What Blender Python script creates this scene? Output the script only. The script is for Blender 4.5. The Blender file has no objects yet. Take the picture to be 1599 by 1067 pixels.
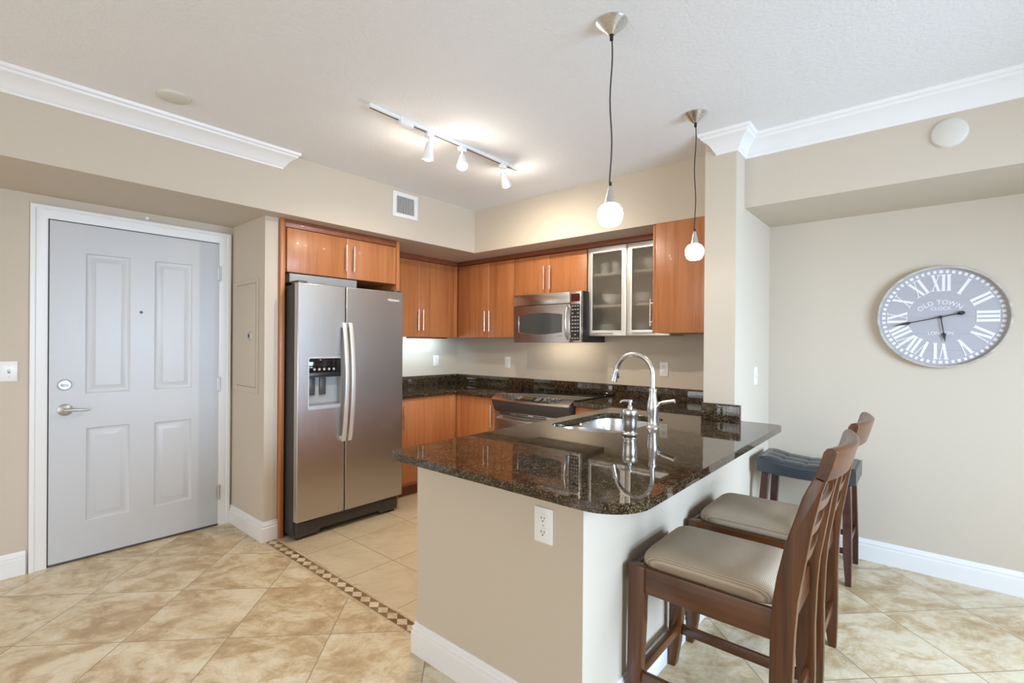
import bpy, bmesh, math, random
from mathutils import Vector, Matrix
random.seed(7)
S = bpy.context.scene
COL = S.collection
# ------------------------------------------------------------------ camera
YAW, PITCH, ROLL, FPX, CYP = 0.7049, -0.0017, 0.0076, 758.565, 537.81
fw = Vector((-math.sin(YAW)*math.cos(PITCH), math.cos(YAW)*math.cos(PITCH), math.sin(PITCH)))
rt = Vector((math.cos(YAW), math.sin(YAW), 0)); up = rt.cross(fw)
r2 = rt*math.cos(ROLL)+up*math.sin(ROLL); u2 = -rt*math.sin(ROLL)+up*math.cos(ROLL)
cam = bpy.data.objects.new('camera', bpy.data.cameras.new('camera')); COL.objects.link(cam)
cam.matrix_world = Matrix(((r2.x,u2.x,-fw.x,0),(r2.y,u2.y,-fw.y,0),(r2.z,u2.z,-fw.z,1.3624),(0,0,0,1)))
cam.data.sensor_fit = 'HORIZONTAL'; cam.data.sensor_width = 36
cam.data.lens = FPX/1599*36
cam.data.shift_y = (CYP-533.5)/1599
cam.data.clip_start = 0.02
S.camera = cam
# ------------------------------------------------------------------ world, daylight, added fill, exposure
S.view_settings.view_transform = 'Standard'; S.view_settings.look = 'None'
S.view_settings.gamma = 1; S.view_settings.use_curve_mapping = False
S.view_settings.exposure = 0.06
W = bpy.data.worlds.new('world'); S.world = W; W.use_nodes = True
W.node_tree.nodes['Background'].inputs[0].default_value = (0.80, 0.90, 1.0, 1)
W.node_tree.nodes['Background'].inputs[1].default_value = 1.0
def area(name, loc, direction, sx, sy, power, color):
    l = bpy.data.lights.new(name, 'AREA'); l.shape = 'RECTANGLE'; l.size = sx; l.size_y = sy
    l.energy = power; l.color = color
    o = bpy.data.objects.new(name, l); COL.objects.link(o); o.location = loc
    o.rotation_euler = Vector(direction).to_track_quat('-Z', 'Y').to_euler(); return o
area('daylight_right', (2.02, 1.90, 1.42), (-1, .14, -.30), 1.7, 1.1, 86, (0.60, 0.78, 1.0)).data.spread = math.radians(118)
area('rear_fill', (-1.2, -3.45, 1.25), (0, 1, 0), 4.6, 2.2, 82, (1.0, 0.97, 0.94))  # unseen fill light added behind the camera to even out the room

# ------------------------------------------------------------------ materials
def ramp(nt, fac, stops):
    n = nt.nodes.new('ShaderNodeValToRGB'); e = n.color_ramp.elements
    while len(e) < len(stops): e.new(0.5)
    for i, (p, c) in enumerate(stops): e[i].position = p; e[i].color = (*c, 1)
    nt.links.new(fac, n.inputs[0]); return n.outputs[0]
def newmat(name, color=(.8,.8,.8), rough=.5, metal=0., spec=.5, coat=0.):
    m = bpy.data.materials.new(name); m.use_nodes = True
    b = m.node_tree.nodes['Principled BSDF']
    b.inputs['Base Color'].default_value = (*color, 1); b.inputs['Roughness'].default_value = rough
    b.inputs['Metallic'].default_value = metal; b.inputs['Specular IOR Level'].default_value = spec
    b.inputs['Coat Weight'].default_value = coat; b.inputs['Coat Roughness'].default_value = .05
    return m
def bsdf(m): return m.node_tree.nodes['Principled BSDF']
def coords(nt, scale=(1,1,1), rot=(0,0,0)):
    g = nt.nodes.new('ShaderNodeNewGeometry'); mp = nt.nodes.new('ShaderNodeMapping')
    mp.inputs['Scale'].default_value = scale; mp.inputs['Rotation'].default_value = rot
    nt.links.new(g.outputs['Position'], mp.inputs[0]); return mp.outputs[0]
def noise(nt, vec, scale, detail=4, rough=.5, dist=0.):
    n = nt.nodes.new('ShaderNodeTexNoise'); n.inputs['Scale'].default_value = scale
    n.inputs['Detail'].default_value = detail; n.inputs['Roughness'].default_value = rough
    n.inputs['Distortion'].default_value = dist; nt.links.new(vec, n.inputs['Vector']); return n.outputs['Fac']
def bump(m, h, strength, dist=.01):
    nt = m.node_tree; b = nt.nodes.new('ShaderNodeBump'); b.inputs['Strength'].default_value = strength
    b.inputs['Distance'].default_value = dist; nt.links.new(h, b.inputs['Height'])
    nt.links.new(b.outputs[0], bsdf(m).inputs['Normal'])
def math_n(nt, op, a, b=None):
    n = nt.nodes.new('ShaderNodeMath'); n.operation = op
    for i, v in enumerate((a, b)):
        if v is None: continue
        if isinstance(v, (int, float)): n.inputs[i].default_value = v
        else: nt.links.new(v, n.inputs[i])
    return n.outputs[0]
def mixc(nt, fac, a, b, mode='MIX'):
    n = nt.nodes.new('ShaderNodeMix'); n.data_type = 'RGBA'; n.blend_type = mode
    if isinstance(fac, (int, float)): n.inputs[0].default_value = fac
    else: nt.links.new(fac, n.inputs[0])
    for i, v in ((6, a), (7, b)):
        if isinstance(v, tuple): n.inputs[i].default_value = (*v, 1)
        else: nt.links.new(v, n.inputs[i])
    return n.outputs[2]
def wallpaint(name, c, bs=.12):
    m = newmat(name, c, .6, spec=.3); nt = m.node_tree
    bump(m, noise(nt, coords(nt), 140, 3), bs, .002); return m
M = {}
M['wall'] = wallpaint('beige_wall_paint', (.595, .525, .432))
M['white'] = newmat('white_trim_paint', (.82, .82, .82), .35)
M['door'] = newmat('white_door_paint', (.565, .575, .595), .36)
M['plate'] = newmat('white_plastic', (.86, .86, .84), .3)
M['disc'] = newmat('offwhite_disc', (.66, .63, .57), .5)
M['buttongrey'] = newmat('button_grey', (.42,.41,.39), .5)
M['mwglass'] = newmat('smoked_glass', (.055,.06,.058), .08, spec=.6)
M['edge'] = newmat('pale_edge_highlight', (.72,.50,.38), .4)  # pale colour standing for light caught along the door edges
M['slot'] = newmat('dark_slot', (.02, .02, .02), .6)
def ceiling_mat():
    m = newmat('knockdown_ceiling', (.85, .855, .87), .8, spec=.2); nt = m.node_tree
    h = ramp(nt, noise(nt, coords(nt), 55, 4, .55), [(.42, (0,0,0)), (.56, (1,1,1))])
    bump(m, h, .22, .004); return m
M['ceil'] = ceiling_mat()
def wood_mat(name, c1, c2, c3, rough=.36, axis='Z', coat=.05):
    m = newmat(name, c1, rough, coat=coat); nt = m.node_tree
    sc = {'Z': (1,1,.045), 'X': (.045,1,1), 'Y': (1,.045,1)}[axis]
    v = coords(nt, sc)
    a = noise(nt, v, 26, 5, .55, .6); b = noise(nt, v, 150, 2, .5)
    f = math_n(nt, 'ADD', math_n(nt, 'MULTIPLY', a, .75), math_n(nt, 'MULTIPLY', b, .25))
    nt.links.new(ramp(nt, f, [(.33, c3), (.5, c1), (.68, c2)]), bsdf(m).inputs['Base Color'])
    return m
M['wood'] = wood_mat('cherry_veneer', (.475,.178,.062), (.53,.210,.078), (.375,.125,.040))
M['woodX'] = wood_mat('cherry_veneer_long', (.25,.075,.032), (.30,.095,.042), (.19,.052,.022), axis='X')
M['inside'] = newmat('cabinet_inside', (.68,.60,.50), .5)
M['stool'] = wood_mat('stained_stool_wood', (.092,.030,.0075), (.130,.045,.012), (.052,.016,.005), rough=.30, coat=.12)
M['stoolY'] = wood_mat('stained_stool_wood_cross', (.092,.030,.0075), (.130,.045,.012), (.052,.016,.005), rough=.30, coat=.12, axis='Y')
M['stoolX'] = wood_mat('stained_stool_wood_rail', (.092,.030,.0075), (.130,.045,.012), (.052,.016,.005), rough=.30, coat=.12, axis='X')
M['saddlewood'] = wood_mat('dark_stool_wood', (.055,.016,.010), (.08,.024,.013), (.035,.010,.007), rough=.3, coat=.2)
def granite():
    m = newmat('dark_granite', (.03,.025,.02), .03, spec=.8); nt = m.node_tree
    v = coords(nt)
    vo = nt.nodes.new('ShaderNodeTexVoronoi'); vo.inputs['Scale'].default_value = 370; nt.links.new(v, vo.inputs['Vector'])
    sep = nt.nodes.new('ShaderNodeSeparateColor'); nt.links.new(vo.outputs['Color'], sep.inputs[0])
    cl = noise(nt, v, 38, 4, .6)
    f = math_n(nt, 'ADD', math_n(nt, 'MULTIPLY', sep.outputs[0], .62), math_n(nt, 'MULTIPLY', cl, .55))
    c = ramp(nt, f, [(.30, (.005,.005,.005)), (.56, (.013,.008,.005)), (.68, (.045,.026,.012)), (.79, (.105,.066,.029)), (.90, (.22,.17,.10))])
    nt.links.new(c, bsdf(m).inputs['Base Color']); return m
M['granite'] = granite()
def steel(name, c, rough, sc=(1,1,60)):
    m = newmat(name, c, rough, 1.); nt = m.node_tree
    n = noise(nt, coords(nt, sc), 18, 3)
    nt.links.new(math_n(nt, 'ADD', math_n(nt, 'MULTIPLY', n, .12), rough-.06), bsdf(m).inputs['Roughness'])
    return m
M['steel'] = steel('brushed_stainless', (.66,.645,.62), .25)
M['steelV'] = steel('brushed_stainless_upright', (.55,.545,.535), .33, (14,14,.4))
M['nickel'] = steel('brushed_nickel', (.66,.65,.63), .28)
M['sinksteel'] = steel('sink_stainless', (.70,.70,.70), .28)
M['chrome'] = newmat('satin_chrome', (.56,.56,.56), .46, 1.)
M['pull'] = newmat('satin_bar_pull', (.80,.74,.68), .26, 1.)
M['alu'] = newmat('brushed_aluminium', (.80,.79,.76), .38, .75)
M['black'] = newmat('black_plastic', (.012,.012,.013), .35)
M['blackgloss'] = newmat('black_glass', (.008,.008,.009), .06, spec=.6)
M['darkgrey'] = newmat('dark_grey_plastic', (.060,.053,.052), .4)
M['grey'] = newmat('grey_plastic', (.30,.31,.32), .4)
M['fridge_side'] = newmat('fridge_side', (.035,.033,.033), .4)
M['redplastic'] = newmat('dark_display', (.05,.008,.006), .15)
M['screen'] = newmat('oven_display', (.10,.075,.02), .2)
M['cord'] = newmat('black_cord', (.012,.01,.01), .5)
M['clockface'] = newmat('grey_clock_boards', (.42,.41,.45), .6)
M['clockwhite'] = newmat('white_clock_paint', (.80,.80,.82), .6)
M['whitewash'] = wood_mat('whitewashed_rim', (.50,.46,.41), (.60,.57,.52), (.34,.29,.25), rough=.7, axis='X', coat=0)
M['dish'] = newmat('white_china', (.85,.84,.82), .2)
M['leather'] = newmat('dark_teal_leather', (.012,.024,.032), .36, spec=.9, coat=.25)
def fabric():
    m = newmat('beige_woven_fabric', (.45,.37,.28), .85, spec=.2); nt = m.node_tree
    ch = nt.nodes.new('ShaderNodeTexChecker'); ch.inputs['Scale'].default_value = 1
    nt.links.new(coords(nt, (300,300,0), (0,0,.785)), ch.inputs['Vector'])
    ch.inputs['Color1'].default_value = (.50,.41,.31,1); ch.inputs['Color2'].default_value = (.30,.23,.155,1)
    nt.links.new(ch.outputs[0], bsdf(m).inputs['Base Color'])
    bump(m, ch.outputs['Fac'], .25, .002); return m
M['fabric'] = fabric()
def frosted():
    m = bpy.data.materials.new('frosted_glass'); m.use_nodes = True; b = bsdf(m); nt = m.node_tree
    b.inputs['Base Color'].default_value = (.95,.95,.93,1); b.inputs['Roughness'].default_value = .42
    b.inputs['Transmission Weight'].default_value = 1.; b.inputs['IOR'].default_value = 1.2
    tr = nt.nodes.new('ShaderNodeBsdfTranslucent'); tr.inputs[0].default_value = (.9,.9,.88,1)
    mx = nt.nodes.new('ShaderNodeMixShader'); mx.inputs[0].default_value = .32
    nt.links.new(b.outputs[0], mx.inputs[1]); nt.links.new(tr.outputs[0], mx.inputs[2])
    nt.links.new(mx.outputs[0], nt.nodes['Material Output'].inputs[0])
    return m
M['frosted'] = frosted()
def emit(name, c, s):
    m = newmat(name, (1,1,1), .4); b = bsdf(m)
    b.inputs['Emission Color'].default_value = (*c, 1); b.inputs['Emission Strength'].default_value = s; return m
M['globe'] = emit('lit_opal_globe', (1,.95,.86), 7.)
M['bulb'] = emit('lit_halogen_bulb', (1,.95,.86), 20.)
M['tube'] = emit('lit_tube', (.85,.95,1), 4.)
def floor_mat():
    m = newmat('travertine_tile', (.6,.5,.35), .26, spec=.45); nt = m.node_tree; L = nt.links
    g = nt.nodes.new('ShaderNodeNewGeometry'); sx = nt.nodes.new('ShaderNodeSeparateXYZ'); L.new(g.outputs['Position'], sx.inputs[0])
    X, Y = sx.outputs[0], sx.outputs[1]
    def grid(u, v, pitch, u0, v0, gw):
        a = math_n(nt, 'DIVIDE', math_n(nt, 'SUBTRACT', u, u0), pitch); b = math_n(nt, 'DIVIDE', math_n(nt, 'SUBTRACT', v, v0), pitch)
        fa = math_n(nt, 'FRACT', math_n(nt, 'ADD', a, 100.)); fb = math_n(nt, 'FRACT', math_n(nt, 'ADD', b, 100.))
        da = math_n(nt, 'MINIMUM', fa, math_n(nt, 'SUBTRACT', 1., fa)); db = math_n(nt, 'MINIMUM', fb, math_n(nt, 'SUBTRACT', 1., fb))
        d = math_n(nt, 'MINIMUM', da, db)
        gr = math_n(nt, 'LESS_THAN', d, gw/pitch)
        ia = math_n(nt, 'FLOOR', math_n(nt, 'ADD', a, 100.)); ib = math_n(nt, 'FLOOR', math_n(nt, 'ADD', b, 100.))
        idn = math_n(nt, 'ADD', math_n(nt, 'MULTIPLY', ia, 7.31), math_n(nt, 'MULTIPLY', ib, 13.77))
        return gr, idn
    k = 1/math.sqrt(2)
    u = math_n(nt, 'MULTIPLY', math_n(nt, 'ADD', X, Y), k); v = math_n(nt, 'MULTIPLY', math_n(nt, 'SUBTRACT', Y, X), k)
    g1, i1 = grid(u, v, .4585, -1.111, 2.782, .0022)
    g2, i2 = grid(X, Y, .480, -2.527, 1.838, .0022)
    kit = math_n(nt, 'MULTIPLY', math_n(nt, 'GREATER_THAN', Y, 1.515), math_n(nt, 'LESS_THAN', X, -1.2))
    def sel(a, b):
        n = nt.nodes.new('ShaderNodeMix'); n.data_type = 'FLOAT'; L.new(kit, n.inputs[0]); L.new(a, n.inputs[2]); L.new(b, n.inputs[3]); return n.outputs[0]
    gr, idn = sel(g1, g2), sel(i1, i2)
    cx = nt.nodes.new('ShaderNodeCombineXYZ')
    L.new(u, cx.inputs[0]); L.new(math_n(nt, 'MULTIPLY', v, 1.35), cx.inputs[1]); L.new(idn, cx.inputs[2])
    n1 = noise(nt, cx.outputs[0], 3.0, 9, .66, .7)
    n2 = noise(nt, cx.outputs[0], 9, 8, .7, .9)
    n3 = noise(nt, cx.outputs[0], 4.5, 6, .6, 1.6)
    vein = math_n(nt, 'SUBTRACT', 1., math_n(nt, 'MINIMUM', 1., math_n(nt, 'MULTIPLY', math_n(nt, 'ABSOLUTE', math_n(nt, 'SUBTRACT', n3, .5)), 34.)))
    f = math_n(nt, 'ADD', math_n(nt, 'MULTIPLY', n1, .62), math_n(nt, 'MULTIPLY', n2, .38))
    c = ramp(nt, f, [(.36, (.36,.24,.125)), (.45, (.50,.37,.215)), (.51, (.62,.505,.335)), (.57, (.70,.61,.45)), (.66, (.66,.58,.44))])
    c = mixc(nt, math_n(nt, 'MULTIPLY', vein, math_n(nt, 'MULTIPLY', n2, .4)), c, (.33,.225,.125))
    plain = ramp(nt, f, [(.35, (.50,.40,.27)), (.55, (.58,.485,.345)), (.7, (.63,.54,.40))])
    c = mixc(nt, kit, c, plain)
    c = mixc(nt, gr, c, (.27,.21,.14))
    L.new(c, bsdf(m).inputs['Base Color'])
    bump(m, math_n(nt, 'SUBTRACT', 1., gr), .3, .002)
    return m
M['floor'] = floor_mat()
def mosaic():
    m = newmat('diamond_mosaic_border', (.5,.4,.3), .3, spec=.45); nt = m.node_tree; L = nt.links
    g = nt.nodes.new('ShaderNodeNewGeometry'); sx = nt.nodes.new('ShaderNodeSeparateXYZ'); L.new(g.outputs['Position'], sx.inputs[0])
    X, Y = sx.outputs[0], sx.outputs[1]
    P = .079
    a = math_n(nt, 'ADD', math_n(nt, 'DIVIDE', X, P), 100.)
    fa = math_n(nt, 'ABSOLUTE', math_n(nt, 'SUBTRACT', math_n(nt, 'FRACT', a), .5))
    fb = math_n(nt, 'ABSOLUTE', math_n(nt, 'DIVIDE', math_n(nt, 'SUBTRACT', Y, 1.463), .062))
    dia = math_n(nt, 'LESS_THAN', math_n(nt, 'ADD', fa, fb), .49)
    rnd = noise(nt, g.outputs['Position'], 9, 3)
    light = ramp(nt, rnd, [(.4, (.50,.41,.27)), (.6, (.66,.58,.44))])
    dark = ramp(nt, noise(nt, g.outputs['Position'], 11, 3), [(.4, (.17,.085,.03)), (.6, (.27,.16,.06))])
    band = mixc(nt, dia, dark, light)
    edge = math_n(nt, 'GREATER_THAN', fb, .52)
    joint = math_n(nt, 'LESS_THAN', math_n(nt, 'FRACT', math_n(nt, 'MULTIPLY', a, .55)), .03)
    strip = mixc(nt, joint, ramp(nt, rnd, [(.4, (.47,.38,.25)), (.6, (.56,.47,.33))]), (.25,.19,.12))
    c = mixc(nt, edge, band, strip)
    line = math_n(nt, 'LESS_THAN', math_n(nt, 'ABSOLUTE', math_n(nt, 'SUBTRACT', fb, .52)), .02)
    c = mixc(nt, line, c, (.25,.19,.12))
    L.new(c, bsdf(m).inputs['Base Color']); return m
M['mosaic'] = mosaic()

# ------------------------------------------------------------------ mesh builder
class MB:
    def __init__(s): s.bm = bmesh.new()
    def _add(s, t, mat=None):
        if mat is not None: bmesh.ops.transform(t, matrix=mat, verts=t.verts)
        me = bpy.data.meshes.new('t'); t.to_mesh(me); t.free(); s.bm.from_mesh(me); bpy.data.meshes.remove(me); return s
    def box(s, x0, x1, y0, y1, z0, z1, bev=0, seg=2, mat=None):
        t = bmesh.new(); bmesh.ops.create_cube(t, size=1)
        for v in t.verts:
            v.co = Vector(((x0+x1)/2+v.co.x*(x1-x0), (y0+y1)/2+v.co.y*(y1-y0), (z0+z1)/2+v.co.z*(z1-z0)))
        if bev: bmesh.ops.bevel(t, geom=t.edges[:], offset=bev, segments=seg, affect='EDGES', profile=.5)
        return s._add(t, mat)
    def prism(s, poly, axis, a0, a1, bev=0, holes=(), seg=2, mat=None):
        # poly in the two other axes: X->(y,z)  Y->(x,z)  Z->(x,y)
        def to3(p, a): return {'X': (a, p[0], p[1]), 'Y': (p[0], a, p[1]), 'Z': (p[0], p[1], a)}[axis]
        t = bmesh.new(); edges = []
        for lp in [poly]+list(holes):
            vs = [t.verts.new(to3(p, a0)) for p in lp]
            for i in range(len(vs)): edges.append(t.edges.new((vs[i], vs[(i+1) % len(vs)])))
        if holes: bmesh.ops.triangle_fill(t, use_beauty=True, use_dissolve=False, edges=edges)
        else: t.faces.new(t.verts[:])
        r = bmesh.ops.extrude_face_region(t, geom=t.faces[:])
        d = Vector(to3((0,0), a1-a0))
        bmesh.ops.translate(t, vec=d, verts=[g for g in r['geom'] if isinstance(g, bmesh.types.BMVert)])
        bmesh.ops.recalc_face_normals(t, faces=t.faces[:])
        if bev:
            es = [e for e in t.edges if len(e.link_faces) == 2 and e.calc_face_angle() > .5]
            bmesh.ops.bevel(t, geom=es, offset=bev, segments=seg, affect='EDGES', profile=.5)
        return s._add(t, mat)
    def lathe(s, prof, c=(0,0,0), seg=32, direction=(0,0,1), mat=None):
        t = bmesh.new(); rings = []
        for r, z in prof:
            if r < 1e-6: rings.append([t.verts.new((0,0,z))])
            else: rings.append([t.verts.new((r*math.cos(2*math.pi*i/seg), r*math.sin(2*math.pi*i/seg), z)) for i in range(seg)])
        for a, b in zip(rings, rings[1:]):
            for i in range(seg):
                j = (i+1) % seg
                if len(a) == 1 and len(b) == 1: continue
                if len(a) == 1: t.faces.new((a[0], b[j], b[i]))
                elif len(b) == 1: t.faces.new((a[i], a[j], b[0]))
                else: t.faces.new((a[i], a[j], b[j], b[i]))
        bmesh.ops.recalc_face_normals(t, faces=t.faces[:])
        q = Vector((0,0,1)).rotation_difference(Vector(direction).normalized()).to_matrix().to_4x4()
        mm = Matrix.Translation(c) @ q
        return s._add(t, mm if mat is None else mat @ mm)
    def cyl(s, p0, p1, r0, r1=None, seg=16):
        r1 = r0 if r1 is None else r1; p0 = Vector(p0); p1 = Vector(p1); h = (p1-p0).length
        return s.lathe([(0,0),(r0,0),(r1,h),(0,h)], p0, seg, p1-p0)
    def tube(s, pts, r, seg=12, flat=1.0):
        pts = [Vector(p) for p in pts]; n = len(pts); t = bmesh.new(); rings = []
        rr = r if callable(r) else (lambda q: r)
        nrm = None
        for i, p in enumerate(pts):
            d = (pts[min(i+1,n-1)]-pts[max(i-1,0)]).normalized()
            if nrm is None:
                a = Vector((0,0,1)) if abs(d.z) < .9 else Vector((0,1,0)); nrm = d.cross(a).normalized()
            nrm = (nrm-d*nrm.dot(d)).normalized(); b = d.cross(nrm)
            rad = rr(i/(n-1))
            rings.append([t.verts.new(p+(nrm*math.cos(2*math.pi*k/seg)+b*math.sin(2*math.pi*k/seg)*flat)*rad) for k in range(seg)])
        for a, b in zip(rings, rings[1:]):
            for k in range(seg): t.faces.new((a[k], a[(k+1)%seg], b[(k+1)%seg], b[k]))
        t.faces.new(rings[0][::-1]); t.faces.new(rings[-1])
        bmesh.ops.recalc_face_normals(t, faces=t.faces[:])
        return s._add(t)
    def loft(s, sections, closed_ends=True):
        t = bmesh.new(); R = [[t.verts.new(p) for p in sec] for sec in sections]
        for a, b in zip(R, R[1:]):
            n = len(a)
            for k in range(n): t.faces.new((a[k], a[(k+1)%n], b[(k+1)%n], b[k]))
        if closed_ends: t.faces.new(R[0][::-1]); t.faces.new(R[-1])
        bmesh.ops.recalc_face_normals(t, faces=t.faces[:])
        return s._add(t)
    def grid(s, nu, nv, fn):
        t = bmesh.new(); V = [[t.verts.new(fn(i/(nu-1), j/(nv-1))) for j in range(nv)] for i in range(nu)]
        for i in range(nu-1):
            for j in range(nv-1): t.faces.new((V[i][j], V[i+1][j], V[i+1][j+1], V[i][j+1]))
        return s._add(t)
    def quad(s, *pts):
        t = bmesh.new(); t.faces.new([t.verts.new(p) for p in pts]); return s._add(t)
    def mesh(s, me, mat):
        t = bmesh.new(); t.from_mesh(me); return s._add(t, mat)
    def build(s, name, mat, parent=None, loc=None, bevel=0, angle=32):
        org = Vector((0,0,0))
        if parent is not None:
            top = parent
            while top.parent: top = top.parent
            org = top.location
        elif loc is not None: org = Vector(loc)
        if org.length: bmesh.ops.translate(s.bm, vec=-org, verts=s.bm.verts)
        me = bpy.data.meshes.new(name); s.bm.to_mesh(me); s.bm.free()
        for p in me.polygons: p.use_smooth = True
        me.set_sharp_from_angle(angle=math.radians(angle))
        for mm in (mat if isinstance(mat, (list, tuple)) else [mat]): me.materials.append(mm)
        o = bpy.data.objects.new(name, me); COL.objects.link(o)
        if parent is not None: o.parent = parent
        elif loc is not None: o.location = loc
        if bevel:
            b = o.modifiers.new('bevel', 'BEVEL'); b.width = bevel; b.segments = 2; b.limit_method = 'ANGLE'; b.angle_limit = .6
        return o
def thing(name, label, cat, loc, group=None):
    o = bpy.data.objects.new(name, None); COL.objects.link(o); o.location = loc; o.empty_display_size = .1
    o['label'] = label; o['category'] = cat
    if group: o['group'] = group
    return o
def tag(o, label, cat, group=None):
    o['label'] = label; o['category'] = cat
    if group: o['group'] = group
    return o
def struct(o, label=None, cat=None):
    o['kind'] = 'structure'
    if label: o['label'] = label; o['category'] = cat
    return o
def copy_tree(o, dloc=(0,0,0), parent=None):
    c = o.copy(); COL.objects.link(c)
    if parent is not None: c.parent = parent
    else: c.location = o.location+Vector(dloc)
    for ch in list(o.children): copy_tree(ch, parent=c)
    return c
_txt = {}
def text_mesh(t, size):
    cu = bpy.data.curves.new('txt', 'FONT'); cu.body = t; cu.size = size; cu.align_x = 'CENTER'; cu.align_y = 'CENTER'; cu.extrude = .0004
    o = bpy.data.objects.new('txt', cu); COL.objects.link(o)
    dg = bpy.context.evaluated_depsgraph_get(); dg.update()
    me = bpy.data.meshes.new_from_object(o.evaluated_get(dg))
    bpy.data.objects.remove(o); bpy.data.curves.remove(cu); return me
def rrect(x0, x1, y0, y1, r, n=6, corners=(1,1,1,1)):
    out = []
    for k, (cx, cy, a0) in enumerate(((x1-r,y1-r,0),(x0+r,y1-r,90),(x0+r,y0+r,180),(x1-r,y0+r,270))):
        if corners[k]:
            for i in range(n+1):
                a = math.radians(a0+90*i/n); out.append((cx+r*math.cos(a), cy+r*math.sin(a)))
        else: out.append(((x1,y1),(x0,y1),(x0,y0),(x1,y0))[k])
    return out

# ------------------------------------------------------------------ key dimensions
XD, XC, XS, XK = -3.99, -3.418, -3.271, -4.09       # door wall, stub front, soffit face, kitchen wall
YR, YS, YB = 1.423, 3.284, 3.83                     # return wall, back soffit face, back wall
ZS, ZC, ZT = 2.219, 2.618, .91                      # soffit underside, ceiling, countertop
XE, XCL, YCL, YBM, ZB = -.85, -1.03, 3.018, 3.19, 2.203   # column right/left/front, beam face and underside
XP, YP = -1.70, 1.363                               # peninsula end wall
XR, YW = 2.0, -3.4                                  # far right wall, wall behind the camera

# ------------------------------------------------------------------ room shell
b = MB(); b.quad((-4.2,YW-.1,0),(XR+.1,YW-.1,0),(XR+.1,1.41,0),(-4.2,1.41,0)); b.quad((-4.2,1.51,0),(XR+.1,1.51,0),(XR+.1,3.95,0),(-4.2,3.95,0))
b.quad((-4.2,1.41,0),(XC,1.41,0),(XC,1.51,0),(-4.2,1.51,0)); b.quad((XP,1.41,0),(XR+.1,1.41,0),(XR+.1,1.51,0),(XP,1.51,0))
fl = b.build('floor', M['floor']); struct(fl)
mb = MB().quad((XC,1.41,0),(XP,1.41,0),(XP,1.51,0),(XC,1.51,0)).build('trim_border', M['mosaic']); struct(mb)
struct(MB().box(-4.2,XR+.1,YW-.1,3.95,ZC,ZC+.08).build('ceiling', M['ceil']))
struct(MB().box(XD-.12,XD,YW-.1,YR,0,ZS).build('wall_left', M['wall']))
struct(MB().box(XD-.12,XC,YR,1.513,0,ZS).build('wall_stub', M['wall']))
struct(MB().box(XK-.12,XK,1.513,3.95,0,ZS).build('wall_kitchen', M['wall']))
struct(MB().box(XK,XR+.1,YB,3.95,0,ZC).build('wall_back', M['wall']))
b = MB(); b.prism([(XK-.12,YW-.1),(XS,YW-.1),(XS,YS),(XCL,YS),(XCL,YB),(XK-.12,YB)], 'Z', ZS, ZC); struct(b.build('wall_soffit', M['wall']))
struct(MB().box(XCL,XE,YCL,YB,0,ZC).build('wall_column', M['wall']))
struct(MB().box(XE,XR,YBM,YB,ZB,ZC).build('wall_beam', M['wall']))
# half wall of the peninsula: end wall and stool side
b = MB(); b.prism([(XP,YP),(-.847,YP),(-.847,YCL),(-.95,YCL),(-.95,YP+.11),(XP,YP+.11)], 'Z', 0, ZT-.033); struct(b.build('wall_peninsula', M['wall']))
# right wall with a wide daylight opening; rear wall with one added for fill
b = MB(); b.prism([(YW-.1,0),(YB,0),(YB,ZC),(YW-.1,ZC)], 'X', XR, XR+.12, holes=[[(1.0,.82),(2.8,.82),(2.8,2.02),(1.0,2.02)]]); struct(b.build('wall_right', M['wall']))
b = MB(); b.prism([(-4.2,0),(XR,0),(XR,ZC),(-4.2,ZC)], 'Y', YW-.12, YW, holes=[[(-3.4,.25),(1.0,.25),(1.0,2.35),(-3.4,2.35)]]); struct(b.build('wall_rear', M['wall']))
b = MB()
for y in (1.0, 2.76): b.box(XR+.03,XR+.06,y,y+.04,.82,2.02)
b.box(XR+.03,XR+.06,1.0,2.8,.82,.86); b.box(XR+.03,XR+.06,1.0,2.8,1.98,2.02); struct(b.build('window_1', M['white']))
b = MB()
for x in (-3.4, -1.95, -.5, .96): b.box(x,x+.04,YW-.09,YW-.03,.25,2.35)
b.box(-3.4,1.0,YW-.09,YW-.03,.25,.31); b.box(-3.4,1.0,YW-.09,YW-.03,2.29,2.35); struct(b.build('fill_window', M['white']))  # unseen window frame added around the rear fill light

# baseboards: profile (offset, z) swept on offset polylines
def sweep(path, prof, closed_start=True):
    """path: 2D points, profile offset to the right-hand side of travel"""
    n = len(path); secs = []
    for i, p in enumerate(path):
        p = Vector(p)
        d0 = (p-Vector(path[i-1])).normalized() if i > 0 else None
        d1 = (Vector(path[i+1])-p).normalized() if i < n-1 else None
        n0 = Vector((d0.y,-d0.x)) if d0 else None; n1 = Vector((d1.y,-d1.x)) if d1 else None
        if n0 is None: m = n1
        elif n1 is None: m = n0
        else:
            m = (n0+n1); m = m/(m.dot(n0))
        secs.append([(p.x+m.x*o, p.y+m.y*o, z) for o, z in prof])
    return MB().loft(secs)
BBP = [(0,0),(.017,0),(.017,.092),(.0125,.096),(.0125,.107),(.0145,.110),(.012,.117),(.0075,.120),(.0075,.128),(.004,.134),(0,.134)]
struct(sweep([(XD,YW),(XD,.323)], BBP).build('baseboard_left', M['white']))
struct(sweep([(XD,1.408),(XD,YR),(XC,YR),(XC,1.513)], BBP).build('baseboard_stub', M['white']))
struct(sweep([(XP,YP+.11),(XP,YP),(-.847,YP),(-.847,YB),(XR,YB)][::1], BBP).build('baseboard_right', M['white']))
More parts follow.
